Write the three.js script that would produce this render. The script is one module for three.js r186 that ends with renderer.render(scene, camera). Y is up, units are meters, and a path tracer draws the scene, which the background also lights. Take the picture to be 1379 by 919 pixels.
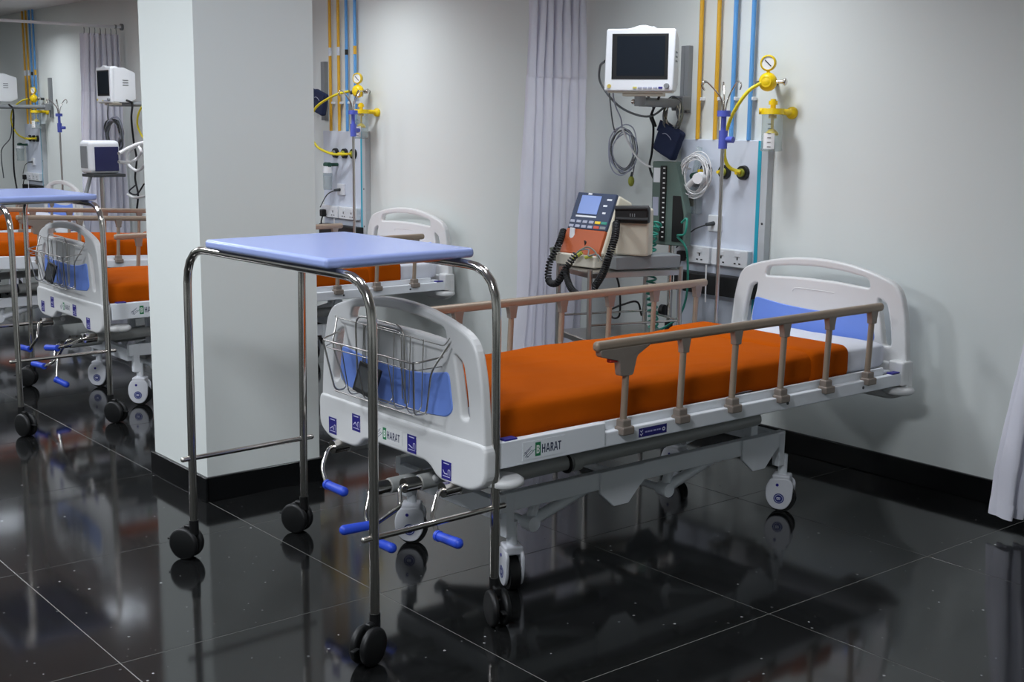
import * as THREE from 'three';
import { RoundedBoxGeometry } from 'three/addons/geometries/RoundedBoxGeometry.js';
import { mergeGeometries, mergeVertices } from 'three/addons/utils/BufferGeometryUtils.js';
import { ImprovedNoise } from 'three/addons/math/ImprovedNoise.js';
import { RectAreaLightUniformsLib } from 'three/addons/lights/RectAreaLightUniformsLib.js';

// ---------------------------------------------------------------- camera, light, exposure
RectAreaLightUniformsLib.init();
const scene = new THREE.Scene();
scene.background = new THREE.Color(0x000000);
const V = (x, y, z) => new THREE.Vector3(x, y, z);
const YAW = 0.88608, PITCH = 0.17276, ROLL = 0.01069, FPX = 1687.8;
const camera = new THREE.PerspectiveCamera(2 * Math.atan(459.5 / FPX) * 180 / Math.PI, 1379 / 919, 0.05, 60);
camera.position.set(3.28, 1.5, 4.6);
const cf = V(-Math.sin(YAW) * Math.cos(PITCH), -Math.sin(PITCH), -Math.cos(YAW) * Math.cos(PITCH));
const cr0 = V(Math.cos(YAW), 0, -Math.sin(YAW)), cu0 = cr0.clone().cross(cf);
const cr = cr0.clone().multiplyScalar(Math.cos(ROLL)).addScaledVector(cu0, Math.sin(ROLL));
const cu = cu0.clone().multiplyScalar(Math.cos(ROLL)).addScaledVector(cr0, -Math.sin(ROLL));
camera.quaternion.setFromRotationMatrix(new THREE.Matrix4().makeBasis(cr, cu, cf.clone().negate()));
camera.updateMatrixWorld();
const renderer = new THREE.WebGLRenderer({ antialias: true });
renderer.toneMapping = THREE.LinearToneMapping;
renderer.toneMappingExposure = 1.0;
renderer.shadowMap.enabled = true;
// a pixel of the photograph gives a direction; the plane it meets gives the point
const ray = (px, py) => cf.clone().addScaledVector(cr, (px - 689.5) / FPX).addScaledVector(cu, -(py - 459.5) / FPX);
const PZ = (px, py, z) => { const d = ray(px, py); return camera.position.clone().addScaledVector(d, (z - 4.6) / d.z); };
const PX = (px, py, x) => { const d = ray(px, py); return camera.position.clone().addScaledVector(d, (x - 3.28) / d.x); };

const CEIL = 2.6;
// ceiling lamps: deep recessed square downlights over the beds, flush panels over the aisle: [x, z, size, recess, radiance]
const LAMPS = [...[0, 1, 2, 3, 4].map(k => [-0.5 - 3 * k, 0.78, 0.3, 0.13, 98]), ...[1.8, -1.2, -4.2, -7.2, -10.2].map(x => [x, 4.3, 0.6, 0.008, x > 0 ? 60 : 53.5]), ...[0.1, -3, -6, -9].map(x => [x, 2.75, 0.6, 0.008, 9.5])];
const LAMP_COLOR = 0xf2f7ff;

// ---------------------------------------------------------------- helpers
const taken = {};
function numbered(n) { const k = taken[n] = (taken[n] ?? -1) + 1; return k ? n + '_' + String(k).padStart(3, '0') : n; }
function shadow(o) { o.castShadow = true; o.receiveShadow = true; return o; }
function thing(name, label, category, pos = [0, 0, 0], turn = 0, group) {
  const o = new THREE.Group(); o.name = numbered(name); scene.add(o);
  o.position.set(...pos); o.rotation.y = turn; o.userData = { label, category }; if (group) o.userData.group = group; return o;
}
function part(parent, name, geo, mat) { const m = shadow(new THREE.Mesh(Array.isArray(geo) ? merge(geo) : geo, mat)); m.name = name; parent.add(m); return m; }
function single(name, geo, mat, label, category, group) {
  const m = part(scene, numbered(name), geo, mat); m.userData = { label, category }; if (group) m.userData.group = group; return m;
}
function struct(name, geo, mat, label, category) { const m = part(scene, name, geo, mat); m.userData = { kind: 'structure', label, category }; return m; }
function norm(g) {
  g = g.index ? g.toNonIndexed() : g;
  for (const k of Object.keys(g.attributes)) if (!['position', 'normal', 'uv'].includes(k)) g.deleteAttribute(k);
  if (!g.attributes.normal) g.computeVertexNormals();
  if (!g.attributes.uv) g.setAttribute('uv', new THREE.Float32BufferAttribute(new Float32Array(g.attributes.position.count * 2), 2));
  return g;
}
const merge = gs => gs.length === 1 ? gs[0] : mergeGeometries(gs.map(norm));
// box from centre and size, with rounded edges
const box = (x, y, z, w, h, d, r = 0.003) => (r > 0 ? new RoundedBoxGeometry(w, h, d, 2, Math.min(r, w / 2.01, h / 2.01, d / 2.01)) : new THREE.BoxGeometry(w, h, d)).translate(x, y, z);
function rod(a, b, r, r2 = r, seg = 12) {
  const A = a.isVector3 ? a : V(...a), B = b.isVector3 ? b : V(...b), d = B.clone().sub(A);
  const g = new THREE.CylinderGeometry(r2, r, d.length(), seg);
  g.applyQuaternion(new THREE.Quaternion().setFromUnitVectors(V(0, 1, 0), d.clone().normalize()));
  return g.translate((A.x + B.x) / 2, (A.y + B.y) / 2, (A.z + B.z) / 2);
}
const vec = p => p.isVector3 ? p : V(...p);
const tube = (pts, r, n = 40, seg = 8, closed = false, tension = 0.5) => new THREE.TubeGeometry(new THREE.CatmullRomCurve3(pts.map(vec), closed, 'catmullrom', tension), n, r, seg, closed);
// a bent tube: straight runs with rounded corners
function bent(pts, r, rad, seg = 12) {
  pts = pts.map(vec); const path = new THREE.CurvePath(); let last = pts[0];
  for (let i = 1; i < pts.length - 1; i++) {
    const p = pts[i], a = pts[i - 1].clone().sub(p), b = pts[i + 1].clone().sub(p);
    const k = Math.min(rad, a.length() * 0.49, b.length() * 0.49);
    const p0 = p.clone().addScaledVector(a.normalize(), k), p1 = p.clone().addScaledVector(b.normalize(), k);
    path.add(new THREE.LineCurve3(last, p0)); path.add(new THREE.QuadraticBezierCurve3(p0, p, p1)); last = p1;
  }
  path.add(new THREE.LineCurve3(last, pts[pts.length - 1]));
  const c = new THREE.CatmullRomCurve3(path.curves.flatMap((q, i) => { const n = q.isLineCurve3 ? 4 : 8; return q.getPoints(n).slice(i ? 1 : 0); }), false, 'centripetal');
  return new THREE.TubeGeometry(c, (pts.length - 1) * 24, r, seg);
}
const ball = (x, y, z, r, sx = 1, sy = 1, sz = 1) => new THREE.SphereGeometry(r, 16, 12).scale(sx, sy, sz).translate(x, y, z);
const lathe = (pts, x, y, z, seg = 24) => new THREE.LatheGeometry(pts.map(p => new THREE.Vector2(...p)), seg).translate(x, y, z);
function ext(shape, depth, bevel = 0.004, curve = 10, bs = 2) {
  return new THREE.ExtrudeGeometry(shape, { depth: Math.max(depth - 2 * bevel, 0.0005), bevelEnabled: bevel > 0, bevelThickness: bevel, bevelSize: bevel, bevelOffset: -bevel, bevelSegments: bs, curveSegments: curve }).translate(0, 0, -depth / 2 + bevel);
}
function poly(pts) { const s = new THREE.Shape(); s.moveTo(...pts[0]); pts.slice(1).forEach(p => s.lineTo(...p)); s.closePath(); return s; }
// polygon with rounded corners
function rpoly(pts, rad, S = THREE.Shape) {
  const s = new S(), n = pts.length;
  for (let i = 0; i < n; i++) {
    const p = new THREE.Vector2(...pts[i]), a = new THREE.Vector2(...pts[(i + n - 1) % n]).sub(p), b = new THREE.Vector2(...pts[(i + 1) % n]).sub(p);
    const rr = pts[i][2] ?? rad, k = Math.min(rr, a.length() * 0.48, b.length() * 0.48);
    const p0 = p.clone().addScaledVector(a.normalize(), k), p1 = p.clone().addScaledVector(b.normalize(), k);
    if (i) s.lineTo(p0.x, p0.y); else s.moveTo(p0.x, p0.y);
    s.quadraticCurveTo(p.x, p.y, p1.x, p1.y);
  }
  s.closePath(); return s;
}
const noise = new ImprovedNoise();
const N3 = (x, y, z) => noise.noise(x + 31.7, y + 17.3, z + 5.1);
function rng(seed) { let s = seed >>> 0; return () => ((s = (s * 1664525 + 1013904223) >>> 0) / 4294967296); }
// soft padded block with creases
function padded(x, y, z, w, h, d, r, seg, bump) {
  let g = new THREE.BoxGeometry(w, h, d, ...seg); g.deleteAttribute('uv'); g.deleteAttribute('normal'); g = mergeVertices(g, 1e-5);
  const p = g.attributes.position, v = V(0, 0, 0), c = V(0, 0, 0);
  for (let i = 0; i < p.count; i++) {
    v.fromBufferAttribute(p, i);
    c.set(THREE.MathUtils.clamp(v.x, -w / 2 + r, w / 2 - r), THREE.MathUtils.clamp(v.y, -h / 2 + r, h / 2 - r), THREE.MathUtils.clamp(v.z, -d / 2 + r, d / 2 - r));
    const n = v.clone().sub(c); if (n.lengthSq() > 1e-9) { n.normalize(); v.copy(c).addScaledVector(n, r + bump(v.x + x, v.y + y, v.z + z)); }
    p.setXYZ(i, v.x + x, v.y + y, v.z + z);
  }
  g.computeVertexNormals();
  const uv = new Float32Array(p.count * 2); for (let i = 0; i < p.count; i++) { uv[2 * i] = p.getX(i) + p.getY(i) * 0.3; uv[2 * i + 1] = p.getZ(i) + p.getY(i) * 0.7; }
  g.setAttribute('uv', new THREE.BufferAttribute(uv, 2)); return g;
}
// ---------------------------------------------------------------- textures and materials
function dataTex(n, fn, srgb = true) {
  const a = new Uint8Array(n * n * 4);
  for (let j = 0; j < n; j++) for (let i = 0; i < n; i++) { const c = fn(i, j), k = (j * n + i) * 4; a[k] = c[0]; a[k + 1] = c[1]; a[k + 2] = c[2]; a[k + 3] = 255; }
  const t = new THREE.DataTexture(a, n, n); t.wrapS = t.wrapT = THREE.RepeatWrapping; t.magFilter = THREE.LinearFilter; if (srgb) t.colorSpace = THREE.SRGBColorSpace; t.needsUpdate = true; return t;
}
function canvasTex(w, h, draw) { const c = document.createElement('canvas'); c.width = w; c.height = h; draw(c.getContext('2d'), w, h); const t = new THREE.CanvasTexture(c); t.colorSpace = THREE.SRGBColorSpace; return t; }
const rG = rng(7);
const fleck = new Float32Array(1024 * 1024);
for (let k = 0; k < 110; k++) { const x = rG() * 1024, y = rG() * 1024, r = 0.9 + 3.4 * rG() * rG(), v = 50 + 170 * rG() * rG(); for (let j = -4; j <= 4; j++) for (let i = -4; i <= 4; i++) if (Math.hypot(i * (0.6 + rG()), j) < r) fleck[(((y + j) | 0) & 1023) * 1024 + (((x + i) | 0) & 1023)] = v; }
const granite = dataTex(1024, (i, j) => {
  const u = i / 1024 * 8, v = j / 1024 * 8;
  let b = 22 + 5 * N3(u, v, 0) + 4 * N3(u * 6, v * 6, 3) + (rG() - 0.5) * 12; const q = rG();
  b += fleck[j * 1024 + i]; if (q > 0.9994) b += 70 * rG(); else if (q > 0.992) b += 14;
  return [b, b + 0.6, b + 0.6];
});
granite.repeat.set(0.8, 0.8);
const weave = dataTex(256, (i, j) => { const v = 128 + 40 * Math.sin(i * Math.PI / 4) * Math.cos(j * Math.PI / 4) + 60 * N3(i / 40, j / 40, 9); return [v, v, v]; }, false); weave.repeat.set(6, 6);
const plaster = dataTex(512, (i, j) => { const v = 128 + 45 * N3(i / 9, j / 9, 1) + 60 * N3(i / 60, j / 60, 2); return [v, v, v]; }, false);
const std = (color, roughness = 0.5, metalness = 0, more = {}) => new THREE.MeshStandardMaterial({ color, roughness, metalness, ...more });
const phys = (color, roughness, more) => new THREE.MeshPhysicalMaterial({ color, roughness, ...more });
const M = {
  wall: phys(0xe4e9e5, 0.8, { specularIntensity: 0.4, bumpMap: plaster, bumpScale: 0.0006 }),
  ceiling: std(0xf0f0f0, 0.9),
  granite: phys(0xffffff, 0.085, { map: granite, ior: 1.46 }),
  skirting: phys(0x101112, 0.16, {}), grout: std(0x7d7d79, 0.8),
  bedWhite: phys(0xe0e1e0, 0.38, {}), bedSteel: std(0xeef2f6, 0.42), blueInset: phys(0x789aee, 0.4, {}),
  orange: phys(0xb85406, 0.95, { specularIntensity: 0.15, bumpMap: weave, bumpScale: 0.0008 }), sheetWhite: std(0xdfe2ea, 0.9, 0, { bumpMap: weave, bumpScale: 0.0008 }),
  chrome: std(0xcfcac4, 0.13, 1), steel: std(0xb9b6b1, 0.3, 1), rail: std(0xa2917f, 0.45, 0.25), railCap: std(0x91867c, 0.5, 0.2), greyTube: std(0xacaeab, 0.4, 0.05),
  blueGrip: phys(0x2b4fd0, 0.45, {}), navy: std(0x251f86, 0.5), black: std(0x0b0b0c, 0.45), rubber: std(0x08090a, 0.5), darkGrey: std(0x3b3e40, 0.55), grey: std(0x84888a, 0.5),
  tableTop: phys(0x9fafe4, 0.24, {}), white: phys(0xe4e7ea, 0.4, {}), casterShell: phys(0xe2e4ea, 0.35, {}),
  curtain: phys(0xf4f4fe, 0.95, { transmission: 0.12, thickness: 0, side: THREE.DoubleSide, bumpMap: weave, bumpScale: 0.0006 }),
  net: phys(0xeeeef8, 0.95, { transmission: 0.2, thickness: 0, side: THREE.DoubleSide }),
  yellowPipe: std(0xe0ac2c, 0.45), bluePipe: std(0x5d9fdc, 0.45), yellow: phys(0xf2cf0c, 0.35, {}), hose: phys(0xe8d62a, 0.4, {}), ivBlue: phys(0x5664c6, 0.4, {}),
  panel: std(0xd3dae6, 0.5), panelEdge: std(0xc0c5c8, 0.5), teal: std(0x1fa5bf, 0.5),
  clear: phys(0xe6ecec, 0.12, { transmission: 0.82, thickness: 0, ior: 1.45, side: THREE.DoubleSide }), scale: std(0xf0f0ee, 0.6), darkGreen: std(0x1d4a3c, 0.55), sphyg: std(0x5d7068, 0.5), greenTube: phys(0x2c8f7c, 0.45, {}),
  screen: phys(0x1d232b, 0.12, {}), cream: std(0xcfcabb, 0.55), bagNavy: std(0x172446, 0.8), cable: std(0x6d7174, 0.5), cableWhite: std(0xe6e6e6, 0.5), cableBlack: std(0x17181a, 0.5), lilacCable: std(0xaeb2c4, 0.5),
  olive: std(0xa2a63c, 0.5), defibFace: std(0x33405a, 0.5), defibOrange: std(0xb0552a, 0.5), defibBody: std(0xd3cdba, 0.55), paper: std(0xeef1f5, 0.8), grid: std(0x6f7468, 0.6),
};
const PLASTIC = '#e0e1e0', BEDSTEEL = '#eef2f6';
function drawLogo(bg) {
  return canvasTex(512, 160, (c, w, h) => {
    c.fillStyle = bg; c.fillRect(0, 0, w, h);
    c.strokeStyle = '#3c4560'; c.lineWidth = 5; c.lineCap = 'round';
    for (const s of [[14, 118, 50, 92, 92, 66], [30, 132, 70, 104, 112, 78], [48, 140, 86, 118, 128, 92], [20, 100, 60, 70, 106, 44]]) { c.beginPath(); c.moveTo(s[0], s[1]); c.quadraticCurveTo(s[2], s[3], s[4], s[5]); c.stroke(); }
    c.beginPath(); c.moveTo(24, 88); c.lineTo(50, 98); c.lineTo(44, 124); c.lineTo(70, 136); c.stroke();
    c.strokeStyle = '#2f8a5a'; c.beginPath(); c.moveTo(118, 88); c.lineTo(150, 78); c.stroke();
    c.fillStyle = '#1f7d4d'; c.fillRect(150, 18, 66, 124);
    c.fillStyle = '#f2f6f2'; c.font = 'bold 104px sans-serif'; c.textAlign = 'center'; c.textBaseline = 'middle'; c.save(); c.translate(183, 82); c.scale(0.72, 1); c.fillText('B', 0, 0); c.restore();
    c.fillStyle = '#27304f'; c.font = 'bold 112px sans-serif'; c.textAlign = 'left'; c.save(); c.translate(224, 84); c.scale(0.68, 1); c.fillText('HARAT', 0, 0); c.restore();
  });
}
const logoBoard = phys(0xffffff, 0.38, { map: drawLogo(PLASTIC) }), logoPlate = std(0xffffff, 0.42, 0, { map: drawLogo(BEDSTEEL) });
const stickerMat = [0, 1, 2, 3].map(k => std(0xffffff, 0.5, 0, { map: canvasTex(128, 128, (c) => {
  c.fillStyle = '#221c80'; c.fillRect(0, 0, 128, 128); c.strokeStyle = '#e8e8f4'; c.fillStyle = '#cfcfe8'; c.fillRect(26, 12, 76, 7);
  c.lineWidth = 7; c.beginPath();
  if (k === 0) { c.moveTo(20, 92); c.lineTo(62, 70); c.lineTo(78, 92); } else if (k === 1) { c.moveTo(20, 84); c.lineTo(50, 62); c.lineTo(78, 84); } else if (k === 2) { c.moveTo(20, 74); c.lineTo(78, 92); } else { c.moveTo(20, 64); c.lineTo(40, 88); c.lineTo(78, 88); }
  c.stroke(); c.lineWidth = 5; c.beginPath(); c.moveTo(18, 106); c.lineTo(112, 106); c.stroke(); c.beginPath(); c.arc(100, 66, 13, Math.PI, 0); c.moveTo(87, 66); c.lineTo(87, 96); c.moveTo(113, 66); c.lineTo(113, 96); c.stroke();
}) }));
const nameplateMat = std(0xffffff, 0.5, 0, { map: canvasTex(256, 64, c => {
  c.fillStyle = '#1d1a72'; c.fillRect(0, 0, 256, 64); c.strokeStyle = '#e6e6f2'; c.lineWidth = 6; c.beginPath(); c.moveTo(12, 16); c.lineTo(22, 28); c.lineTo(36, 12); c.moveTo(12, 40); c.lineTo(22, 52); c.lineTo(36, 36); c.stroke();
  c.fillStyle = '#b9b9dc'; for (const [x, w] of [[56, 22], [82, 16], [102, 20], [132, 26], [164, 14], [182, 18]]) c.fillRect(x, 26, w, 11); c.fillStyle = '#e6e6f2'; c.beginPath(); c.arc(228, 34, 15, 0, 7); c.fill(); c.fillStyle = '#1d1a72'; c.fillRect(221, 30, 14, 8);
}) });
const casterLogo = std(0xffffff, 0.4, 0, { map: canvasTex(128, 128, c => {
  c.fillStyle = '#e2e4ea'; c.fillRect(0, 0, 128, 128); c.fillStyle = '#232f7e'; c.beginPath(); c.arc(64, 64, 62, 0, 7); c.fill(); c.strokeStyle = '#dfe4f2'; c.lineWidth = 5; c.beginPath(); c.arc(64, 64, 46, 0, 7); c.stroke();
  c.fillStyle = '#e6eaf6'; c.font = 'bold 62px sans-serif'; c.textAlign = 'center'; c.textBaseline = 'middle'; c.fillText('B', 64, 68); 
}) });

// ---------------------------------------------------------------- the room
{
  const TX = 0.88, TZ = 0.8635, X0 = 0.925, Z0 = 2.495, g = 0.0024;
  const floor = struct('floor', new THREE.BoxGeometry(25, 0.2, 8.6).translate(-6.5, -0.1008, 4.1), M.grout, 'polished black granite floor laid in large square slabs with pale joints', 'floor');
  const variants = [];
  for (let k = 0; k < 6; k++) {
    const t = new RoundedBoxGeometry(TX - g, 0.02, TZ - g, 1, 0.0008); const uv = t.attributes.uv, p = t.attributes.position;
    for (let i = 0; i < p.count; i++) uv.setXY(i, p.getX(i) + k * 1.37, p.getZ(i) + k * 0.83); variants.push(t);
  }
  let n = 0; const rr = rng(3);
  for (let i = -19; i <= 5; i++) for (let j = -3; j <= 6; j++) {
    const x = X0 + (i + 0.5) * TX, z = Z0 + (j + 0.5) * TZ;
    const z0 = Math.max(z - TZ / 2, 0), full = z0 === z - TZ / 2;
    if (z + TZ / 2 <= 0.02) continue;
    const m = part(floor, 'floor_slab', variants[Math.floor(rr() * 6)], M.granite); m.position.set(x, -0.01, full ? z : (z0 + z + TZ / 2) / 2);
    if (!full) m.scale.z = (z + TZ / 2 - z0 - g) / (TZ - g); n++;
  }
  const wallUV = (gm) => { const p = gm.attributes.position, uv = gm.attributes.uv, nn = gm.attributes.normal; for (let i = 0; i < p.count; i++) uv.setXY(i, Math.abs(nn.getX(i)) > 0.5 ? p.getZ(i) : p.getX(i), p.getY(i)); return gm; };
  const wb = (x, y, z, w, h, d) => wallUV(new THREE.BoxGeometry(w, h, d).translate(x, y, z));
  struct('wall_back', wb(-6.5, 1.3, -0.1, 24.6, 2.8, 0.2), M.wall, 'long off-white painted wall behind the row of beds', 'wall');
  struct('wall_front', wb(-6.5, 1.3, 8.2, 24.6, 2.8, 0.2), M.wall, 'off-white painted wall on the far side of the aisle', 'wall');
  struct('wall_left', wb(-18.3, 1.3, 4.05, 0.2, 2.8, 8.5), M.wall, 'off-white end wall beyond the farthest bed', 'wall');
  struct('wall_right', wb(5.3, 1.3, 4.05, 0.2, 2.8, 8.5), M.wall, 'off-white end wall on the other end of the ward', 'wall');
  const ceil = new THREE.Shape(); ceil.moveTo(-18.4, 0); ceil.lineTo(5.4, 0); ceil.lineTo(5.4, 8.3); ceil.lineTo(-18.4, 8.3); ceil.closePath();
  for (const [x, z, size] of LAMPS) { const s = size / 2 + 0.012, h = new THREE.Path(); h.moveTo(x - s, z - s); h.lineTo(x - s, z + s); h.lineTo(x + s, z + s); h.lineTo(x + s, z - s); h.closePath(); ceil.holes.push(h); }
  struct('ceiling', new THREE.ExtrudeGeometry(ceil, { depth: 0.16, bevelEnabled: false }).rotateX(Math.PI / 2).translate(0, CEIL + 0.16, 0), M.ceiling, 'plain pale grey ceiling above the ward', 'ceiling');
  struct('baseboard_back', box(-6.5, 0.05, 0.008, 24.4, 0.1, 0.016, 0.004), M.skirting, 'black granite skirting along the wall behind the beds', 'baseboard');
  struct('pillar', wb(-1.452, 1.3, 2.238, 0.5, 2.6, 0.51), M.wall, 'square white painted pillar between two beds', 'pillar');
  const bp = struct('baseboard_pillar', [box(-1.452, 0.05, 2.5, 0.53, 0.1, 0.016, 0.004), box(-1.452, 0.05, 1.976, 0.53, 0.1, 0.016, 0.004), box(-1.195, 0.05, 2.238, 0.016, 0.1, 0.53, 0.004), box(-1.709, 0.05, 2.238, 0.016, 0.1, 0.53, 0.004)], M.skirting, 'black granite skirting around the foot of the pillar', 'baseboard');
  // recessed lamps
  LAMPS.forEach(([x, z, s, dep, power], i) => {
    const bay = dep > 0.1, foot = z < 3;
    const t = thing(bay ? 'ceiling_downlight' : 'ceiling_panel_light', bay ? 'square recessed ceiling downlight above the beds' : foot ? 'square flush ceiling panel light above the bed feet' : 'square flush ceiling panel light over the aisle', 'lamp', [x, CEIL, z], 0, bay ? 'recessed downlights above the beds' : foot ? 'panel lights above the bed feet' : 'panel lights over the aisle');
    part(t, 'housing', [box(0, dep + 0.012, 0, s + 0.02, 0.006, s + 0.02, 0), ...[-1, 1].flatMap(q => [box(q * (s / 2 + 0.007), dep / 2 + 0.006, 0, 0.008, dep + 0.012, s + 0.02, 0), box(0, dep / 2 + 0.006, q * (s / 2 + 0.007), s + 0.02, dep + 0.012, 0.008, 0)])], bay ? M.darkGrey : M.white);
    part(t, 'frame', [...[-1, 1].flatMap(q => [box(q * (s / 2 + 0.012), -0.003, 0, 0.026, 0.006, s + 0.05, 0.002), box(0, -0.003, q * (s / 2 + 0.012), s + 0.05, 0.006, 0.026, 0.002)])], M.white);
    part(t, 'diffuser', box(0, dep, 0, s, 0.006, s, 0.001), std(0xffffff, 0.6, 0, { emissive: LAMP_COLOR, emissiveIntensity: 3 }));
    const l = new THREE.RectAreaLight(LAMP_COLOR, power, s, s); l.position.set(0, dep - 0.006, 0); l.rotation.x = -Math.PI / 2; l.castShadow = true; l.name = 'lamp_light'; t.add(l);
  });
}
// ---------------------------------------------------------------- hospital beds
const extX = (shape, depth, bevel = 0.002) => ext(shape, depth, bevel, 6, 1).rotateY(-Math.PI / 2);   // outline given in (z, y)
const mir = pts => [...pts, ...pts.slice(1, -1).reverse().map(p => [-p[0], ...p.slice(1)])];
const boardUp = (() => {
  const s = rpoly(mir([[0, 0.5], [0.47, 0.5, 0.01], [0.462, 0.62], [0.448, 0.75, 0.05], [0.415, 0.868, 0.07], [0.29, 0.908, 0.08], [0.15, 0.935], [0, 0.944]]), 0.06);
  s.holes.push(rpoly([[-0.275, 0.843], [-0.1, 0.853, 0.05], [0.1, 0.853, 0.05], [0.275, 0.843], [0.262, 0.884], [0.13, 0.903, 0.05], [0, 0.908, 0.05], [-0.13, 0.903, 0.05], [-0.262, 0.884]], 0.018, THREE.Path));
  for (const q of [-1, 1]) s.holes.push(rpoly([[0.312 * q, 0.812], [0.358 * q, 0.79], [0.378 * q, 0.71, 0.03], [0.39 * q, 0.617], [0.352 * q, 0.617], [0.336 * q, 0.71, 0.03]], 0.018, THREE.Path));
  return ext(s, 0.034, 0.009, 5, 3);
})();
const boardLow = ext(rpoly(mir([[0, 0.446], [0.185, 0.446], [0.235, 0.402], [0.41, 0.402], [0.478, 0.438], [0.479, 0.56], [0, 0.556]]), 0.035), 0.046, 0.012, 5, 4);
const boardBlue = ext(rpoly([[-0.325, 0.746, 0.02], [-0.16, 0.727, 0.05], [0, 0.721, 0.05], [0.16, 0.727, 0.05], [0.29, 0.752, 0.02], [0.312, 0.634, 0.03], [0.28, 0.608, 0.03], [0.1, 0.594, 0.05], [-0.1, 0.592, 0.05], [-0.29, 0.608, 0.03], [-0.34, 0.63, 0.03]], 0.03), 0.041, 0.003, 5, 1);
const decal = (w, h) => { const g = new THREE.BoxGeometry(w, h, 0.0012); return g; };
function bedCaster(T, x, z, yaw) {
  // swivel castor standing on the floor: white shell, dark wheel, round emblem
  z -= 1.3; const R = (g) => g.rotateY(yaw).translate(x, 0, z);
  const shell = [];
  const s = rpoly([[-0.04, 0.135, 0.01], [0.03, 0.14, 0.02], [0.05, 0.12, 0.02], [0.046, 0.05, 0.03], [0.02, 0.012, 0.03], [-0.03, 0.014, 0.03], [-0.056, 0.05, 0.03], [-0.058, 0.1, 0.03]], 0.02);
  for (const q of [-1, 1]) shell.push(ext(s, 0.012, 0.004, 5, 2).translate(0, 0, q * 0.026));
  shell.push(box(0, 0.137, 0, 0.07, 0.03, 0.062, 0.008));
  const c = part(T, 'caster', R(merge(shell)), M.casterShell);
  part(c, 'wheel', R(merge([rod([0.002, 0.056, -0.017], [0.002, 0.056, 0.017], 0.055, 0.055, 28), rod([0.002, 0.056, -0.02], [0.002, 0.056, 0.02], 0.03, 0.03, 16)])), M.rubber);
  for (const q of [-1, 1]) {
    part(c, 'emblem', R(new THREE.CylinderGeometry(0.021, 0.021, 0.002, 24).rotateX(q * Math.PI / 2).translate(-0.004, 0.058, q * 0.0325)), casterLogo);
    part(c, 'bolt', R(rod([-0.012, 0.112, q * 0.031], [-0.012, 0.112, q * 0.034], 0.006, 0.006, 10)), M.navy);
  }
  part(c, 'stem', rod([x, 0.148, z], [x, 0.23, z], 0.018), M.bedSteel);
}
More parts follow.
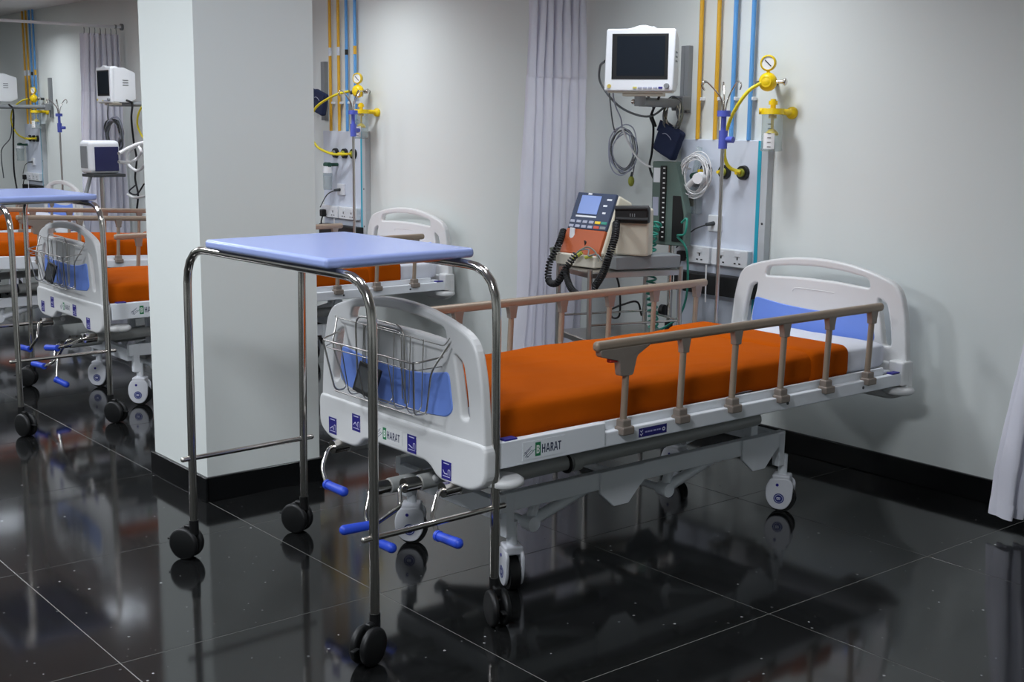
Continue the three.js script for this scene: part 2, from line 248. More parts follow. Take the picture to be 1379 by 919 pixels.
function makeBed(bx, dz, raise, k, label, spec) {
  const T = thing('hospital_bed', label, 'bed', [bx, 0, 1.3 + dz]);
  T.userData.group = 'white hospital beds along the wall';
  const lo = g => (Array.isArray(g) ? merge(g) : g).translate(0, 0, -1.3);
  const up = g => { g = (Array.isArray(g) ? merge(g) : g); const p = g.attributes.position; for (let i = 0; i < p.count; i++) p.setY(i, p.getY(i) + raise + k * (p.getZ(i) - 2.3)); return g.translate(0, 0, -1.3); };
  // end boards
  for (const end of ['headboard', 'footboard']) {
    const z = end === 'headboard' ? 0.22 : 2.37, f = end === 'headboard' ? -1 : 1;
    const b = part(T, end, up([boardUp.clone().translate(0, 0, z), boardLow.clone().translate(0, 0, z)]), M.bedWhite);
    part(b, 'inset_panel', up(boardBlue.clone().scale(1, 1, 1).translate(0, 0, z)), M.blueInset).userData.label = 'pale blue inset panel';
    if (f > 0) {
      [[-0.385, 0.452], [-0.232, 0.492], [0.098, 0.487], [0.285, 0.442]].forEach(([x, y], i) => part(b, 'sticker', up(decal(0.05, 0.058).translate(x, y, z + 0.0234)), stickerMat[i]));
      part(b, 'logo', up(decal(0.16, 0.052).translate(-0.035, 0.49, z + 0.0234)), logoBoard);
    } else part(b, 'moulded_line', up([tube([[-0.12, 0.79, z + 0.0172], [-0.1, 0.806, z + 0.0172], [0.02, 0.808, z + 0.0172], [0.1, 0.806, z + 0.0172]], 0.002, 16, 5)]), M.bedWhite);
  }
  // mattress platform and side beams
  part(T, 'platform', up([box(0, 0.528, 1.3, 0.86, 0.012, 2.02, 0.003), ...[0.5, 1.0, 1.5, 2.0].map(z => box(0, 0.508, z, 0.86, 0.03, 0.04, 0.004))]), M.bedSteel);
  for (const q of [-1, 1]) {
    const b = part(T, 'side_beam', up([box(q * 0.452, 0.499, 1.29, 0.028, 0.05, 2.1, 0.005), box(q * 0.432, 0.535, 1.2, 0.012, 0.034, 1.7, 0.003)]), M.bedSteel);
    const pl = part(b, 'side_plate', up(box(q * 0.4565, 0.517, 2.12, 0.03, 0.082, 0.44, 0.004)), M.bedSteel);
    part(pl, 'logo', up(decal(0.17, 0.056).rotateY(q * Math.PI / 2).translate(q * 0.4721, 0.517, 2.16)), logoPlate);
    part(b, 'nameplate', up(decal(0.13, 0.03).rotateY(q * Math.PI / 2).translate(q * 0.4668, 0.499, 1.68)), nameplateMat);
    part(b, 'end_cap', up(box(q * 0.452, 0.56, 2.285, 0.03, 0.008, 0.05, 0.003)), M.navy); part(b, 'end_cap', up(box(q * 0.45, 0.527, 0.3, 0.03, 0.006, 0.05, 0.002)), M.navy);
    for (const sz of [0.98, 0.52]) part(b, 'screw', up(rod([q * 0.464, 0.497, sz], [q * 0.468, 0.497, sz], 0.006)), M.darkGrey);
    part(T, 'corner_block', up(box(q * 0.44, 0.52, 0.235, 0.075, 0.1, 0.07, 0.01)), M.bedWhite);
    for (const z of [0.255, 2.3]) part(T, 'bumper', up(lathe([[0, -0.016], [0.05, -0.016], [0.062, -0.008], [0.062, 0.006], [0.05, 0.014], [0, 0.014]], q * 0.45, z > 1 ? 0.432 : 0.452, z)), M.bedWhite);
    // folding side rail: bar, six posts, clamps, latch
    const x = q * 0.458, bar = part(T, 'side_rail', up(box(x, 0.806, 1.18, 0.03, 0.034, 1.53, 0.014)), M.rail);
    for (let i = 0; i < 6; i++) {
      const z = 1.811 - i * 0.2645, zt = z - 0.012;
      part(bar, 'post', up(rod([x, 0.53, z], [x, 0.795, zt], 0.0115)), M.rail);
      part(bar, 'post_head', up(extX(rpoly([[zt - 0.024, 0.797], [zt + 0.024, 0.797], [zt + 0.016, 0.762], [zt + 0.015, 0.745], [zt - 0.015, 0.745], [zt - 0.016, 0.762]], 0.004), 0.026).translate(x, 0, 0)), M.railCap);
      part(bar, 'post_foot', up([box(x + q * 0.008, 0.52, z, 0.044, 0.028, 0.054, 0.006), box(x + q * 0.004, 0.542, z, 0.034, 0.03, 0.04, 0.006)]), M.railCap);
    }
    if (q > 0 || spec.farLatch) {
      const l = part(bar, 'latch', up(extX(rpoly([[1.93, 0.795], [1.7, 0.795], [1.765, 0.762], [1.782, 0.7], [1.838, 0.7], [1.846, 0.752], [1.925, 0.772]], 0.01), 0.028).translate(x, 0, 0)), M.railCap);
      part(l, 'release_button', up(box(x, 0.755, 1.865, 0.02, 0.014, 0.034, 0.004)), std(0xb3261a, 0.5));
    }
    // castor frame beam with its hanging gusset plates
    const fb = part(T, 'base_beam', lo([box(q * 0.285, 0.298, 1.48, 0.03, 0.062, 1.42, 0.004), box(q * 0.285, 0.255, 0.79, 0.034, 0.13, 0.034, 0.004), box(q * 0.285, 0.255, 2.15, 0.034, 0.15, 0.034, 0.004)]), M.bedSteel);
    for (const z of [1.66, 0.93]) part(fb, 'gusset_plate', lo(extX(rpoly([[z - 0.11, 0.33], [z + 0.1, 0.33], [z + 0.1, 0.255], [z + 0.035, 0.2], [z - 0.035, 0.2], [z - 0.085, 0.25], [z - 0.11, 0.27]], 0.004), 0.012).translate(q * 0.302, 0, 0)), M.bedSteel);
    for (const [z, yaw] of [[2.13, q > 0 ? 0.12 : 1.05], [0.76, q > 0 ? 0.75 : 0.4]]) bedCaster(T, q * 0.285, z, (spec.casterYaw ?? 0) + (z > 1 && q > 0 ? (spec.nearFootYaw ?? Math.PI / 2) : yaw - 0.25) - 1.3 * 0);
    // lifting levers
    for (const z of [2.0, 1.36]) part(T, 'lift_lever', lo([rod([q * 0.24, 0.19, z + 0.02], [q * 0.24, 0.275, z - 0.28], 0.02, 0.02, 10), rod([q * 0.24, 0.19, z + 0.02], [q * 0.24, 0.31, z - 0.03], 0.017, 0.017, 10), rod([q * 0.22, 0.19, z + 0.02], [q * 0.268, 0.19, z + 0.02], 0.026, 0.026, 14)]), M.bedSteel);
    part(T, 'lift_post', lo([box(q * 0.25, 0.4, 0.92, 0.04, 0.16 + raise, 0.04, 0.006), rod([q * 0.2, 0.44, 0.9], [q * 0.28, 0.44, 0.9], 0.03, 0.03, 16), rod([q * 0.25, 0.44, 0.9], [q * 0.25, 0.36, 1.3], 0.018, 0.018, 10)]), M.bedSteel);
    part(T, 'lift_post', lo([box(q * 0.12, 0.4, 2.0, 0.036, 0.2 + raise, 0.036, 0.006)]), M.bedSteel);
  }
  part(T, 'cross_beam', lo([box(0, 0.295, 0.79, 0.55, 0.055, 0.035, 0.004)]), M.bedSteel); part(T, 'cross_beam', lo([box(0, 0.272, 2.175, 0.55, 0.066, 0.035, 0.004)]), M.bedSteel);
  part(T, 'lift_shaft', lo([rod([-0.24, 0.19, 2.02], [0.24, 0.19, 2.02], 0.014), rod([-0.24, 0.19, 1.38], [0.24, 0.19, 1.38], 0.014)]), M.bedSteel);
  // screw tubes with cranks
  const tubes = [[-0.345, 0.388], [-0.085, 0.3], [0.09, 0.352], [0.3, 0.388]];
  tubes.forEach(([x, y], i) => {
    const c = part(T, 'crank_tube', lo([rod([x, y, 2.36], [x, y + (i === 3 ? 0.015 : 0.02), i === 3 ? 0.95 : 1.4], 0.026, 0.026, 16), rod([x, y, 1.86], [x, y, 1.9], 0.031, 0.031, 16)]), M.greyTube);
    part(c, 'tube_end', lo([rod([x, y, 2.34], [x, y, 2.42], 0.021, 0.024, 16)]), M.chrome);
    part(c, 'collar', lo([new THREE.TorusGeometry(0.028, 0.006, 8, 20).translate(x, y, 1.915)]), M.black);
    part(c, 'knob', lo([ball(x + 0.024, y + 0.012, 2.31, 0.013), ball(x - 0.02, y + 0.02, 2.22, 0.012)]), M.bedWhite);
    const P = spec.cranks?.[i] ?? CRANKS[i];
    part(c, 'crank_arm', lo([bent([[x, y, 2.39], [x, y, 2.435], ...P.slice(0, -1)], 0.0075, 0.02, 8)]), M.chrome);
    const a = V(...P[P.length - 2]), b = V(...P[P.length - 1]), d = b.clone().sub(a).normalize();
    part(c, 'crank_grip', lo([rod(a, b, 0.0145, 0.0165, 14), ball(...b.toArray(), 0.0165, 1, 1, 1), rod(a.clone().addScaledVector(d, -0.004), a.clone().addScaledVector(d, 0.008), 0.017, 0.017, 14)]), M.blueGrip).userData.label = 'blue plastic crank grip';
  });
  return T;
}
const CRANKS = [
  [[-0.315, 0.33, 2.48], [-0.265, 0.285, 2.49], [-0.16, 0.285, 2.49]],
  [[-0.06, 0.23, 2.47], [0.02, 0.165, 2.49], [0.125, 0.168, 2.49]],
  [[0.13, 0.3, 2.46], [0.03, 0.222, 2.49], [0.005, 0.216, 2.59]],
  [[0.33, 0.325, 2.48], [0.375, 0.276, 2.49], [0.475, 0.28, 2.49]],
];
function makeBedding(bx, dz, raise, k, where) {
  const sh = g => { const p = g.attributes.position; for (let i = 0; i < p.count; i++) p.setXYZ(i, p.getX(i) + bx, p.getY(i) + raise + k * (p.getZ(i) - 2.3), p.getZ(i) + dz); g.computeVertexNormals(); return g; };
  const seed = bx * 1.7;
  const mt = single('mattress', sh(padded(0.03, 0.589, 1.3, 0.73, 0.108, 2.06, 0.032, [20, 6, 44], (x, y, z) => 0.004 * N3(x * 9, y * 9, z * 9 + seed))), M.sheetWhite, 'white sheeted mattress on the bed ' + where, 'mattress', 'mattresses on the beds');
  const sheet = single('orange_sheet', sh(padded(0.03, 0.592, 1.43, 0.745, 0.112, 1.79, 0.036, [36, 8, 80], (x, y, z) => {
    const top = THREE.MathUtils.smoothstep(y, 0.59, 0.64), wr = 0.006 * N3(x * 3 + seed, y * 3, z * 2.2) + 0.005 * N3(x * 2 - z * 5 + seed, y * 8, z * 2) + 0.004 * Math.pow(1 - Math.abs(N3(x * 6 + z * 1.5 + seed, y * 4, z * 1.2)), 6);
    return 0.002 + wr + (1 - top) * 0.004 * N3(z * 12 + seed, y * 5, 2);
  })), M.orange, 'orange sheet tucked over the mattress on the bed ' + where, 'sheet', 'orange sheets on the beds');
  // turned-back fold near the pillow end
  part(sheet, 'turned_fold', sh(padded(0.03, 0.594, 0.66, 0.762, 0.124, 0.24, 0.03, [36, 8, 22], (x, y, z) => 0.0045 + 0.003 * N3(x * 4 + seed, y * 4, z * 6))), M.orange);
}
const BW = ['next to the defibrillator trolley', 'that runs behind the white pillar', 'below the small white ventilator', 'at the far end of the row'];
const BEDS = [[-0.02, 0, 0, 0], [-3.29, -0.12, 0.02, 0], [-5.42, 0.04, 0.075, 0.045], [-8.12, 0.34, 0, 0]];
const bedLabels = ['white hospital bed with bronze side rails ' + BW[0], 'white hospital bed with bronze side rails ' + BW[1], 'white hospital bed with bronze side rails ' + BW[2], 'white hospital bed with bronze side rails ' + BW[3]];
const cranks2 = [
  [[-0.27, 0.32, 2.47], [-0.32, 0.25, 2.5], [-0.41, 0.25, 2.52]], [[-0.03, 0.22, 2.47], [-0.1, 0.19, 2.5], [-0.2, 0.19, 2.52]],
  [[0.0, 0.25, 2.46], [0.05, 0.14, 2.49], [0.11, 0.12, 2.46]], [[0.22, 0.35, 2.47], [0.12, 0.32, 2.5], [0.02, 0.31, 2.52]]];
BEDS.forEach(([x, dz, raise, k], i) => {
  makeBed(x, dz, raise, k, bedLabels[i], { farLatch: i > 1, nearFootYaw: i ? 0.85 : -0.42, cranks: i ? cranks2 : null });
  makeBedding(x, dz, raise, k, BW[i]);
});

// ---------------------------------------------------------------- wire baskets on the footboards, with a black card holder in each
function makeBasket(bx, dz, raise, where) {
  const T = thing('wire_basket', 'chrome wire basket hooked on the footboard of the bed ' + where, 'basket', [bx, raise, 2.4 + dz], 0, 'wire baskets on footboards');
  const r = 0.0024, w = (pts, rr = r, rad = 0.025) => bent(pts, rr * 0.78, rad, 7);
  part(T, 'rim', [w([[-0.345, 0.845, 0.0], [-0.33, 0.845, 0.012], [0.3, 0.835, 0.012], [0.31, 0.86, 0.0]]), w([[-0.3, 0.8, 0.01], [-0.27, 0.785, 0.1], [0.265, 0.785, 0.1], [0.29, 0.8, 0.01]], 0.0036), w([[-0.3, 0.77, 0.01], [-0.262, 0.762, 0.096], [0.258, 0.762, 0.096], [0.285, 0.77, 0.01]])], M.steel);
  for (const s of [-1, 1]) part(T, 'side_wire', [w([[s * 0.32, 0.845, 0.008], [s * 0.285, 0.76, 0.05], [s * 0.23, 0.615, 0.03], [s * 0.23, 0.615, 0.075], [s * 0.262, 0.785, 0.1]], 0.004)], M.steel);
  part(T, 'hook_frame', [w([[-0.19, 0.62, 0.012], [-0.2, 0.868, 0.012], [0.085, 0.865, 0.012], [0.09, 0.62, 0.012]], 0.004, 0.05), w([[-0.15, 0.63, 0.006], [-0.155, 0.845, 0.006], [0.06, 0.845, 0.006], [0.065, 0.63, 0.006]], 0.003, 0.03)], M.steel);
  for (const x of [-0.15, -0.06, 0.03, 0.12, 0.19]) part(T, 'wire', [w([[x, 0.84, 0.012], [x, 0.615, 0.02], [x, 0.612, 0.07], [x, 0.785, 0.1]])], M.steel);
  part(T, 'bottom_wire', [rod([-0.23, 0.615, 0.075], [0.23, 0.615, 0.075], r, r, 7), rod([-0.23, 0.615, 0.028], [0.23, 0.615, 0.028], r, r, 7)], M.steel);
  const c = thing('card_holder', 'black card holder in the basket on the bed ' + where, 'card holder', [bx - 0.075, raise + 0.672, 2.448 + dz], 0, 'card holders in baskets');
  const g = box(0, 0, 0, 0.125, 0.1, 0.01, 0.004).rotateX(-0.25).rotateZ(-0.12);
  part(c, 'frame', g, M.black); part(c, 'card', box(0, 0, 0.0052, 0.095, 0.072, 0.002, 0.0005).rotateX(-0.25).rotateZ(-0.12), M.darkGrey);
}
makeBasket(-0.02, 0, 0, BW[0]); makeBasket(-3.29, -0.12, 0.02, BW[1]);

// ---------------------------------------------------------------- over-bed tables on castors
function tableCaster(T, x, z, yaw) {
  const R = g => (Array.isArray(g) ? merge(g) : g).rotateY(yaw).translate(x, 0, z), o = 0.032;
  const wheel = q => lathe([[0, -0.013], [0.044, -0.013], [0.054, -0.008], [0.056, 0], [0.054, 0.008], [0.046, 0.012], [0.02, 0.016], [0, 0.016]], 0, 0, 0, 30).rotateX(q * Math.PI / 2).translate(0, 0.056, o === 0 ? 0 : 0).translate(-o, 0, q * 0.018);
  const c = part(T, 'caster', R([box(-0.012, 0.105, 0, 0.05, 0.03, 0.02, 0.006), rod([0, 0.09, 0], [0, 0.14, 0], 0.016), box(-0.03, 0.06, 0, 0.05, 0.06, 0.01, 0.003)]), M.black);
  part(c, 'wheel', R(wheel(1)), M.rubber); part(c, 'wheel', R(wheel(-1)), M.rubber);
  part(c, 'brake_tab', R(box(-0.092, 0.062, 0, 0.03, 0.006, 0.014, 0.002).rotateZ(0.0)), M.rubber);
}
function makeTable(x, z, turn, label, yaws) {
  const T = thing('overbed_table', label, 'table', [x, 0, z], turn, 'blue-topped over-bed tables');
  const hl = -0.515, hw = 0.55, hz = 0.22, yt = 1.082, r = 0.0138;
  part(T, 'table_top', box(0.045, 1.112, 0, 0.7, 0.03, 0.53, 0.012), M.tableTop).userData.label = 'pale blue table top';
  for (const q of [1, -1]) part(T, 'leg_frame', [bent([[hl - 0.015, 0.12, q * hz], [hl, yt, q * hz], [hw, yt, q * hz], [hw, 0.12, q * hz]], r, 0.13, 14)], M.chrome);
  for (const s of [-1, 1]) {
    const b = part(T, 'cross_bar', rod([s > 0 ? hw : hl - 0.011, 0.36, -hz - 0.03], [s > 0 ? hw : hl - 0.011, 0.36, hz + 0.03], 0.009), M.chrome);
    for (const q of [-1, 1]) part(b, 'bolt', ball(s > 0 ? hw : hl - 0.011, 0.36, q * (hz + 0.034), 0.009), M.chrome);
  }
  for (const s of [-1, 1]) part(T, 'support_bar', rod([0.05 + s * 0.25, 1.09, -hz], [0.05 + s * 0.25, 1.09, hz], 0.008), M.steel);
  let i = 0; for (const s of [-1, 1]) for (const q of [1, -1]) tableCaster(T, s > 0 ? hw : hl - 0.015, q * hz, yaws[i++]);
}
makeTable(-0.095, 2.585, 0.035, 'chrome over-bed table with pale blue top straddling the bed ' + BW[0], [0.5, 0.4, 1.9, 2.75]);
makeTable(-3.27, 2.515, 0.02, 'chrome over-bed table with pale blue top straddling the bed ' + BW[1], [3.3, 0.9, 3.4, 3.6]);
// ---------------------------------------------------------------- curtains on rails between the beds
function makeCurtain(x, z0, top, bot, y0, seed, label, amp = 0.05, flare = 0) {
  const T = thing('privacy_curtain', label, 'curtain', [x, 0, 0], 0, 'privacy curtains between the beds');
  const seam = 1.74, yt = 2.24, nu = 150;
  const surf = (ya, yb, nv) => {
    const pos = [], uv = [], idx = [];
    for (let j = 0; j <= nv; j++) for (let i = 0; i <= nu; i++) {
      const y = ya + (yb - ya) * j / nv, t = i / nu, f = (yt - y) / (yt - y0), wid = top + (bot - top) * Math.pow(f, 1.3);
      const ph = t * Math.PI * 2 * 6.5 + seed, a = amp * (0.55 + 0.45 * f);
      const zz = z0 + t * wid + 0.012 * Math.sin(ph * 2 + y * 1.5) + 0.01 * N3(t * 5 + seed, y * 2, 1);
      const xx = a * Math.sin(ph + 0.5 * N3(t * 3, y * 1.2, seed)) + 0.03 * N3(t * 7 + seed, y * 1.6, 4) * f + 0.006 * N3(t * 30, y * 9, seed) - flare * f * t;
      pos.push(xx, y, zz); uv.push(t * 2.2, y);
    }
    for (let j = 0; j < nv; j++) for (let i = 0; i < nu; i++) { const a = j * (nu + 1) + i, b = a + 1, c = a + nu + 1, d = c + 1; idx.push(a, b, d, a, d, c); }
    const g = new THREE.BufferGeometry(); g.setAttribute('position', new THREE.Float32BufferAttribute(pos, 3)); g.setAttribute('uv', new THREE.Float32BufferAttribute(uv, 2)); g.setIndex(idx); g.computeVertexNormals(); return g;
  };
  part(T, 'drape', surf(y0, seam, 40), M.curtain); part(T, 'net_panel', surf(seam - 0.01, yt, 12).translate(0.004, 0, 0), M.net).userData.label = 'sheer net band';
  part(T, 'hem', surf(y0, y0 + 0.06, 2).translate(0.004, 0, 0), M.curtain);
  for (let i = 0; i < 7; i++) part(T, 'hook', [tube([[0, yt - 0.01, z0 + top * (i + 0.5) / 7], [0.006, yt + 0.03, z0 + top * (i + 0.5) / 7], [0, 2.29, z0 + top * (i + 0.5) / 7]], 0.004, 8, 5)], M.grey);
}
makeCurtain(-1.75, 0.04, 0.36, 0.44, 0.14, 0.4, 'white curtain with sheer top hanging beside the defibrillator trolley');
makeCurtain(-7.95, 0.04, 0.34, 0.42, 0.14, 2.1, 'white curtain with sheer top hanging behind the white ventilator');
makeCurtain(-4.85, 0.04, 0.36, 0.44, 0.14, 1.3, 'white curtain bunched on the wall behind the pillar');
makeCurtain(1.16, 0.03, 0.3, 0.3, 0.06, 5.0, 'white curtain bunched on the wall clear of any bed', 0.06, 0.24);
[[1.16, 'clear of any bed'], [-1.75, 'beside the defibrillator trolley'], [-4.85, 'behind the pillar'], [-7.95, 'above the white ventilator']].forEach(([x, w]) => {
  const t = thing('curtain_rail', 'white ceiling-hung curtain rail ' + w, 'curtain rail', [x, 2.31, 0], 0, 'curtain rails');
  part(t, 'rail', rod([0, 0, 0.01], [0, 0, 2.5], 0.013), M.white); part(t, 'wall_bracket', [rod([0, 0, 0], [0, 0, 0.02], 0.03), rod([0, 0, 0.06], [0, 0, 0.075], 0.018)], M.grey);
  part(t, 'hanger', rod([0, 0.01, 2.45], [0, CEIL - 2.31, 2.45], 0.007), M.white);
});

// ---------------------------------------------------------------- medical gas pipes, service panels, sockets and ports, one set in each bay
const BAYX = [0, -3.4, -6.3, -9.62], AT = ['below the dark-screened monitor', 'in the bay past the pillar', 'in the ventilator bay', 'in the farthest bay'];
function bayServices(k) {
  const o = BAYX[k], at = AT[k];
  [['yellow', -0.914], ['yellow', -0.804], ['blue', -0.702], ['blue', -0.595]].forEach(([c, x], i) => {
    const t = thing(c + '_gas_pipe', `${i % 2 ? 'right-hand' : 'left-hand'} ${c} gas pipe running up the wall ${at}`, 'pipe', [o + x, 1.43, 0.032], 0, 'medical gas pipes');
    part(t, 'pipe', rod([0, 0, 0], [0, CEIL - 1.43, 0], 0.0105), c === 'yellow' ? M.yellowPipe : M.bluePipe);
    part(t, 'pipe_clip', [box(0, 0.19, -0.012, 0.038, 0.016, 0.03, 0.003)], M.white);
    if (k) part(t, i === 2 ? 'black_band' : 'pale_band', rod([0, 0.505, 0], [0, i === 2 ? 0.54 : 0.56, 0], 0.0112), i === 2 ? M.black : i === 3 ? M.yellowPipe : M.panel);
  });
  const p = thing('service_panel', 'pale grey service panel with teal stripe ' + at, 'wall panel', [o - 0.743, 0.5, 0], 0, 'medical service panels');
  part(p, 'panel_board', box(0, 0.465, 0.018, 0.546, 0.93, 0.036, 0.004), M.panel);
  part(p, 'edge_strip', box(0.257, 0.465, 0.022, 0.038, 0.936, 0.042, 0.003), M.panelEdge);
  part(p, 'teal_stripe', box(0.223, 0.465, 0.037, 0.021, 0.928, 0.003, 0.001), M.teal);
  for (const y of [0.3, 0.55]) part(p, 'screw', rod([0.258, y, 0.04], [0.258, y, 0.044], 0.006), M.darkGrey);
  const d = single('cable_duct', box(o - 0.73, 0.745, 0.075, 0.47, 0.095, 0.075, 0.006), M.black, 'black duct below the sockets on the service panel ' + at, 'duct', 'black ducts on service panels');
  part(d, 'white_cord', [tube([[o - 0.752, 0.84, 0.115], [o - 0.75, 0.75, 0.116], [o - 0.752, 0.66, 0.112]], 0.004, 10, 6)], M.cableWhite);
  [[-0.886, 'left'], [-0.648, 'right']].forEach(([x, s], i) => {
    const t = thing('socket_plate', `white twin socket on the ${s} half of the panel ${at}`, 'socket', [o + x, 0.878, 0.036], 0, 'white socket plates');
    part(t, 'plate', box(0, 0, 0.02, 0.222, 0.082, 0.04, 0.005), M.white);
    for (const sx of [-0.048, 0.052]) { part(t, 'switch', box(sx, 0.02, 0.041, 0.03, 0.02, 0.004, 0.002), M.white); for (const [hx, hy, w, h] of [[0, 0.004, 0.007, 0.014], [-0.014, -0.02, 0.012, 0.006], [0.014, -0.02, 0.012, 0.006]]) part(t, 'pin_hole', box(sx + hx, hy - 0.002, 0.04, w, h, 0.002, 0), M.black); }
    if (!i) part(t, 'plug', [box(-0.05, -0.012, 0.058, 0.04, 0.05, 0.035, 0.008), tube([[-0.05, -0.03, 0.06], [-0.055, -0.08, 0.07], [-0.07, -0.13, 0.05]], 0.005, 10, 6)], M.black);
  });
  const s = thing('data_socket', 'small white socket with a grey plug on the panel ' + at, 'socket', [o - 0.768, 1.034, 0.036], 0, 'small white sockets');
  part(s, 'plate', box(0, 0, 0.01, 0.078, 0.078, 0.02, 0.004), M.white); part(s, 'plug', [rod([0, 0, 0.015], [-0.012, -0.005, 0.06], 0.011, 0.008), tube([[-0.012, -0.005, 0.055], [-0.09, -0.04, 0.07], [-0.2, -0.13, 0.06]], 0.0035, 16, 6)], M.darkGrey);
  [-0.84, -0.722, -0.61].forEach((x, i) => {
    const t = thing('gas_outlet', `${['left', 'middle', 'right'][i]} round gas outlet on the service panel ${at}`, 'gas outlet', [o + x, 1.28, 0.036], 0, 'round gas outlets');
    part(t, 'flange', rod([0, 0, 0], [0, 0, 0.02], 0.034, 0.032, 24), M.black); part(t, 'ring', rod([0, 0, 0.018], [0, 0, 0.032], 0.02, 0.018, 20), i ? M.olive : M.grey); part(t, 'nozzle', rod([0, 0, 0.03], [0, 0, 0.06], 0.008), M.yellow);
  });
  // vacuum regulator with dial, and the collection jar below it
  const R = thing('vacuum_regulator', 'yellow vacuum regulator with round dial ' + at, 'regulator', [o - 0.424, 1.69, 0.12], 0.4, 'yellow vacuum regulators');
  part(R, 'body', [ball(0, 0, 0, 0.042, 1, 1, 0.8), rod([0, 0, -0.02], [0, 0, 0.03], 0.028, 0.024, 20)], M.yellow);
  part(R, 'inlet', [rod([0, 0, -0.14], [0, 0, -0.02], 0.012), rod([-0.05, -0.01, 0.01], [-0.03, -0.005, 0.01], 0.012)], M.darkGrey);
  part(R, 'knob', [rod([0.035, 0, 0], [0.075, 0, 0], 0.008), ball(0.078, 0, 0, 0.017, 0.6, 1, 1)], M.chrome);
  const d2 = part(R, 'dial', [rod([0, 0.03, 0], [0, 0.055, 0], 0.008), lathe([[0, -0.012], [0.034, -0.012], [0.036, 0.008], [0.03, 0.013], [0.028, 0.01]], 0, 0, 0, 28).rotateX(Math.PI / 2).translate(0, 0.082, 0.002)], M.yellow);
  part(d2, 'dial_face', rod([0, 0.082, 0.004], [0, 0.082, 0.01], 0.029, 0.029, 24), M.scale); part(d2, 'needle', box(0, 0, 0, 0.004, 0.04, 0.002, 0).rotateZ(0.8).translate(0, 0.082, 0.0115), M.black);
  const J = thing('suction_jar', 'clear graduated suction jar under a yellow lid ' + at, 'jar', [o - 0.388, 1.385, 0.12], 0.6, 'suction jars');
  part(J, 'jar', lathe([[0, 0], [0.044, 0], [0.049, 0.006], [0.048, 0.012], [0.0465, 0.014], [0.047, 0.165]], 0, 0, 0, 28), M.clear);
  part(J, 'lid', [rod([0, 0.163, 0], [0, 0.188, 0], 0.052, 0.05, 28), rod([0, 0.188, 0], [0, 0.23, 0], 0.012), rod([0, 0.205, 0], [0, 0.222, 0], 0.02), rod([-0.06, 0.176, 0], [-0.03, 0.176, 0], 0.014), rod([0.01, 0.176, -0.02], [0.075, 0.172, -0.075], 0.014), ball(0.078, 0.17, -0.08, 0.028, 1, 1, 0.7)], M.yellow);
  part(J, 'float', [rod([0, 0.08, 0], [0, 0.165, 0], 0.007), lathe([[0, 0.1], [0.012, 0.098], [0.03, 0.08], [0.028, 0.07], [0, 0.07]], 0, 0, 0, 18), rod([0, 0.145, 0], [0, 0.16, 0], 0.018)], M.yellow);
  part(J, 'scale_strip', new THREE.CylinderGeometry(0.0476, 0.0476, 0.07, 14, 1, true, -0.75, 1.1).translate(0, 0.045, 0), M.scale);
  for (let i = 0; i < 6; i++) part(J, 'mark', box(0, 0, 0.0482, 0.016, 0.0025, 0.001, 0).rotateY(-0.15).translate(0, 0.02 + i * 0.02, 0), M.black);
  const hose = k === 0
    ? tube([PZ(1025, 112, 0.15), PZ(1010, 121, 0.19), PZ(996, 138, 0.21), PZ(984, 160, 0.2), PZ(977, 185, 0.17), PZ(976, 212, 0.13), PZ(983, 226, 0.1), PZ(997, 232, 0.075)], 0.0085, 60)
    : tube([[-0.465, 1.69, 0.16], [-0.6, 1.66, 0.2], [-0.8, 1.58, 0.22], [-0.93, 1.45, 0.2], [-0.9, 1.33, 0.16], [-0.8, 1.282, 0.12], [-0.7, 1.275, 0.11], [-0.61, 1.28, 0.07]].map(p => [p[0] + o, p[1], p[2]]), 0.0085, 60);
  single('suction_hose', hose, M.hose, 'yellow rubber suction hose looping to the gas outlet ' + at, 'hose', 'yellow suction hoses');
}
[0, 1, 2, 3].forEach(bayServices);

// ---------------------------------------------------------------- drip stands held in the head corner of the beds
function makeDrip(x, z, y0, top, label, turn) {
  const T = thing('drip_stand', label, 'drip stand', [x, y0, z], turn, 'drip stands');
  part(T, 'pole', rod([0, 0, 0], [0, top - y0, 0], 0.0085), M.steel);
  const h = top - y0;
  part(T, 'clamp', [rod([0, h - 0.14, 0], [0, h - 0.06, 0], 0.02), rod([0, h - 0.06, 0], [0, h + 0.02, 0], 0.012), rod([0, h + 0.0, 0], [0, h + 0.026, 0], 0.03, 0.03, 18), rod([0.015, h - 0.1, 0], [0.05, h - 0.1, 0.01], 0.014)], M.ivBlue).userData.label = 'blue plastic clamp and collar';
  for (const [a, l] of [[0.3, 0.05], [2.2, 0.11], [4.3, 0.06], [3.4, 0.1]]) { const c = Math.cos(a), s = Math.sin(a), q = (r, y) => [c * r, h + y, s * r]; part(T, 'hook', tube([q(0.006, 0.02), q(0.02, 0.08), q(0.03 + l * 0.5, 0.14), q(0.045 + l * 0.6, 0.15), q(0.055 + l * 0.62, 0.135), q(0.052 + l * 0.55, 0.115)], 0.0036, 24, 6), M.chrome); }
}
makeDrip(-0.475, 0.345, 0.53, 1.535, 'chrome drip stand with blue clamp ' + AT[0], 0.4);
makeDrip(-3.71, 0.23, 0.55, 1.54, 'chrome drip stand with blue clamp ' + AT[1], 2);
makeDrip(-8.13, 0.55, 0.53, 1.51, 'chrome drip stand with blue clamp ' + AT[3], 1);

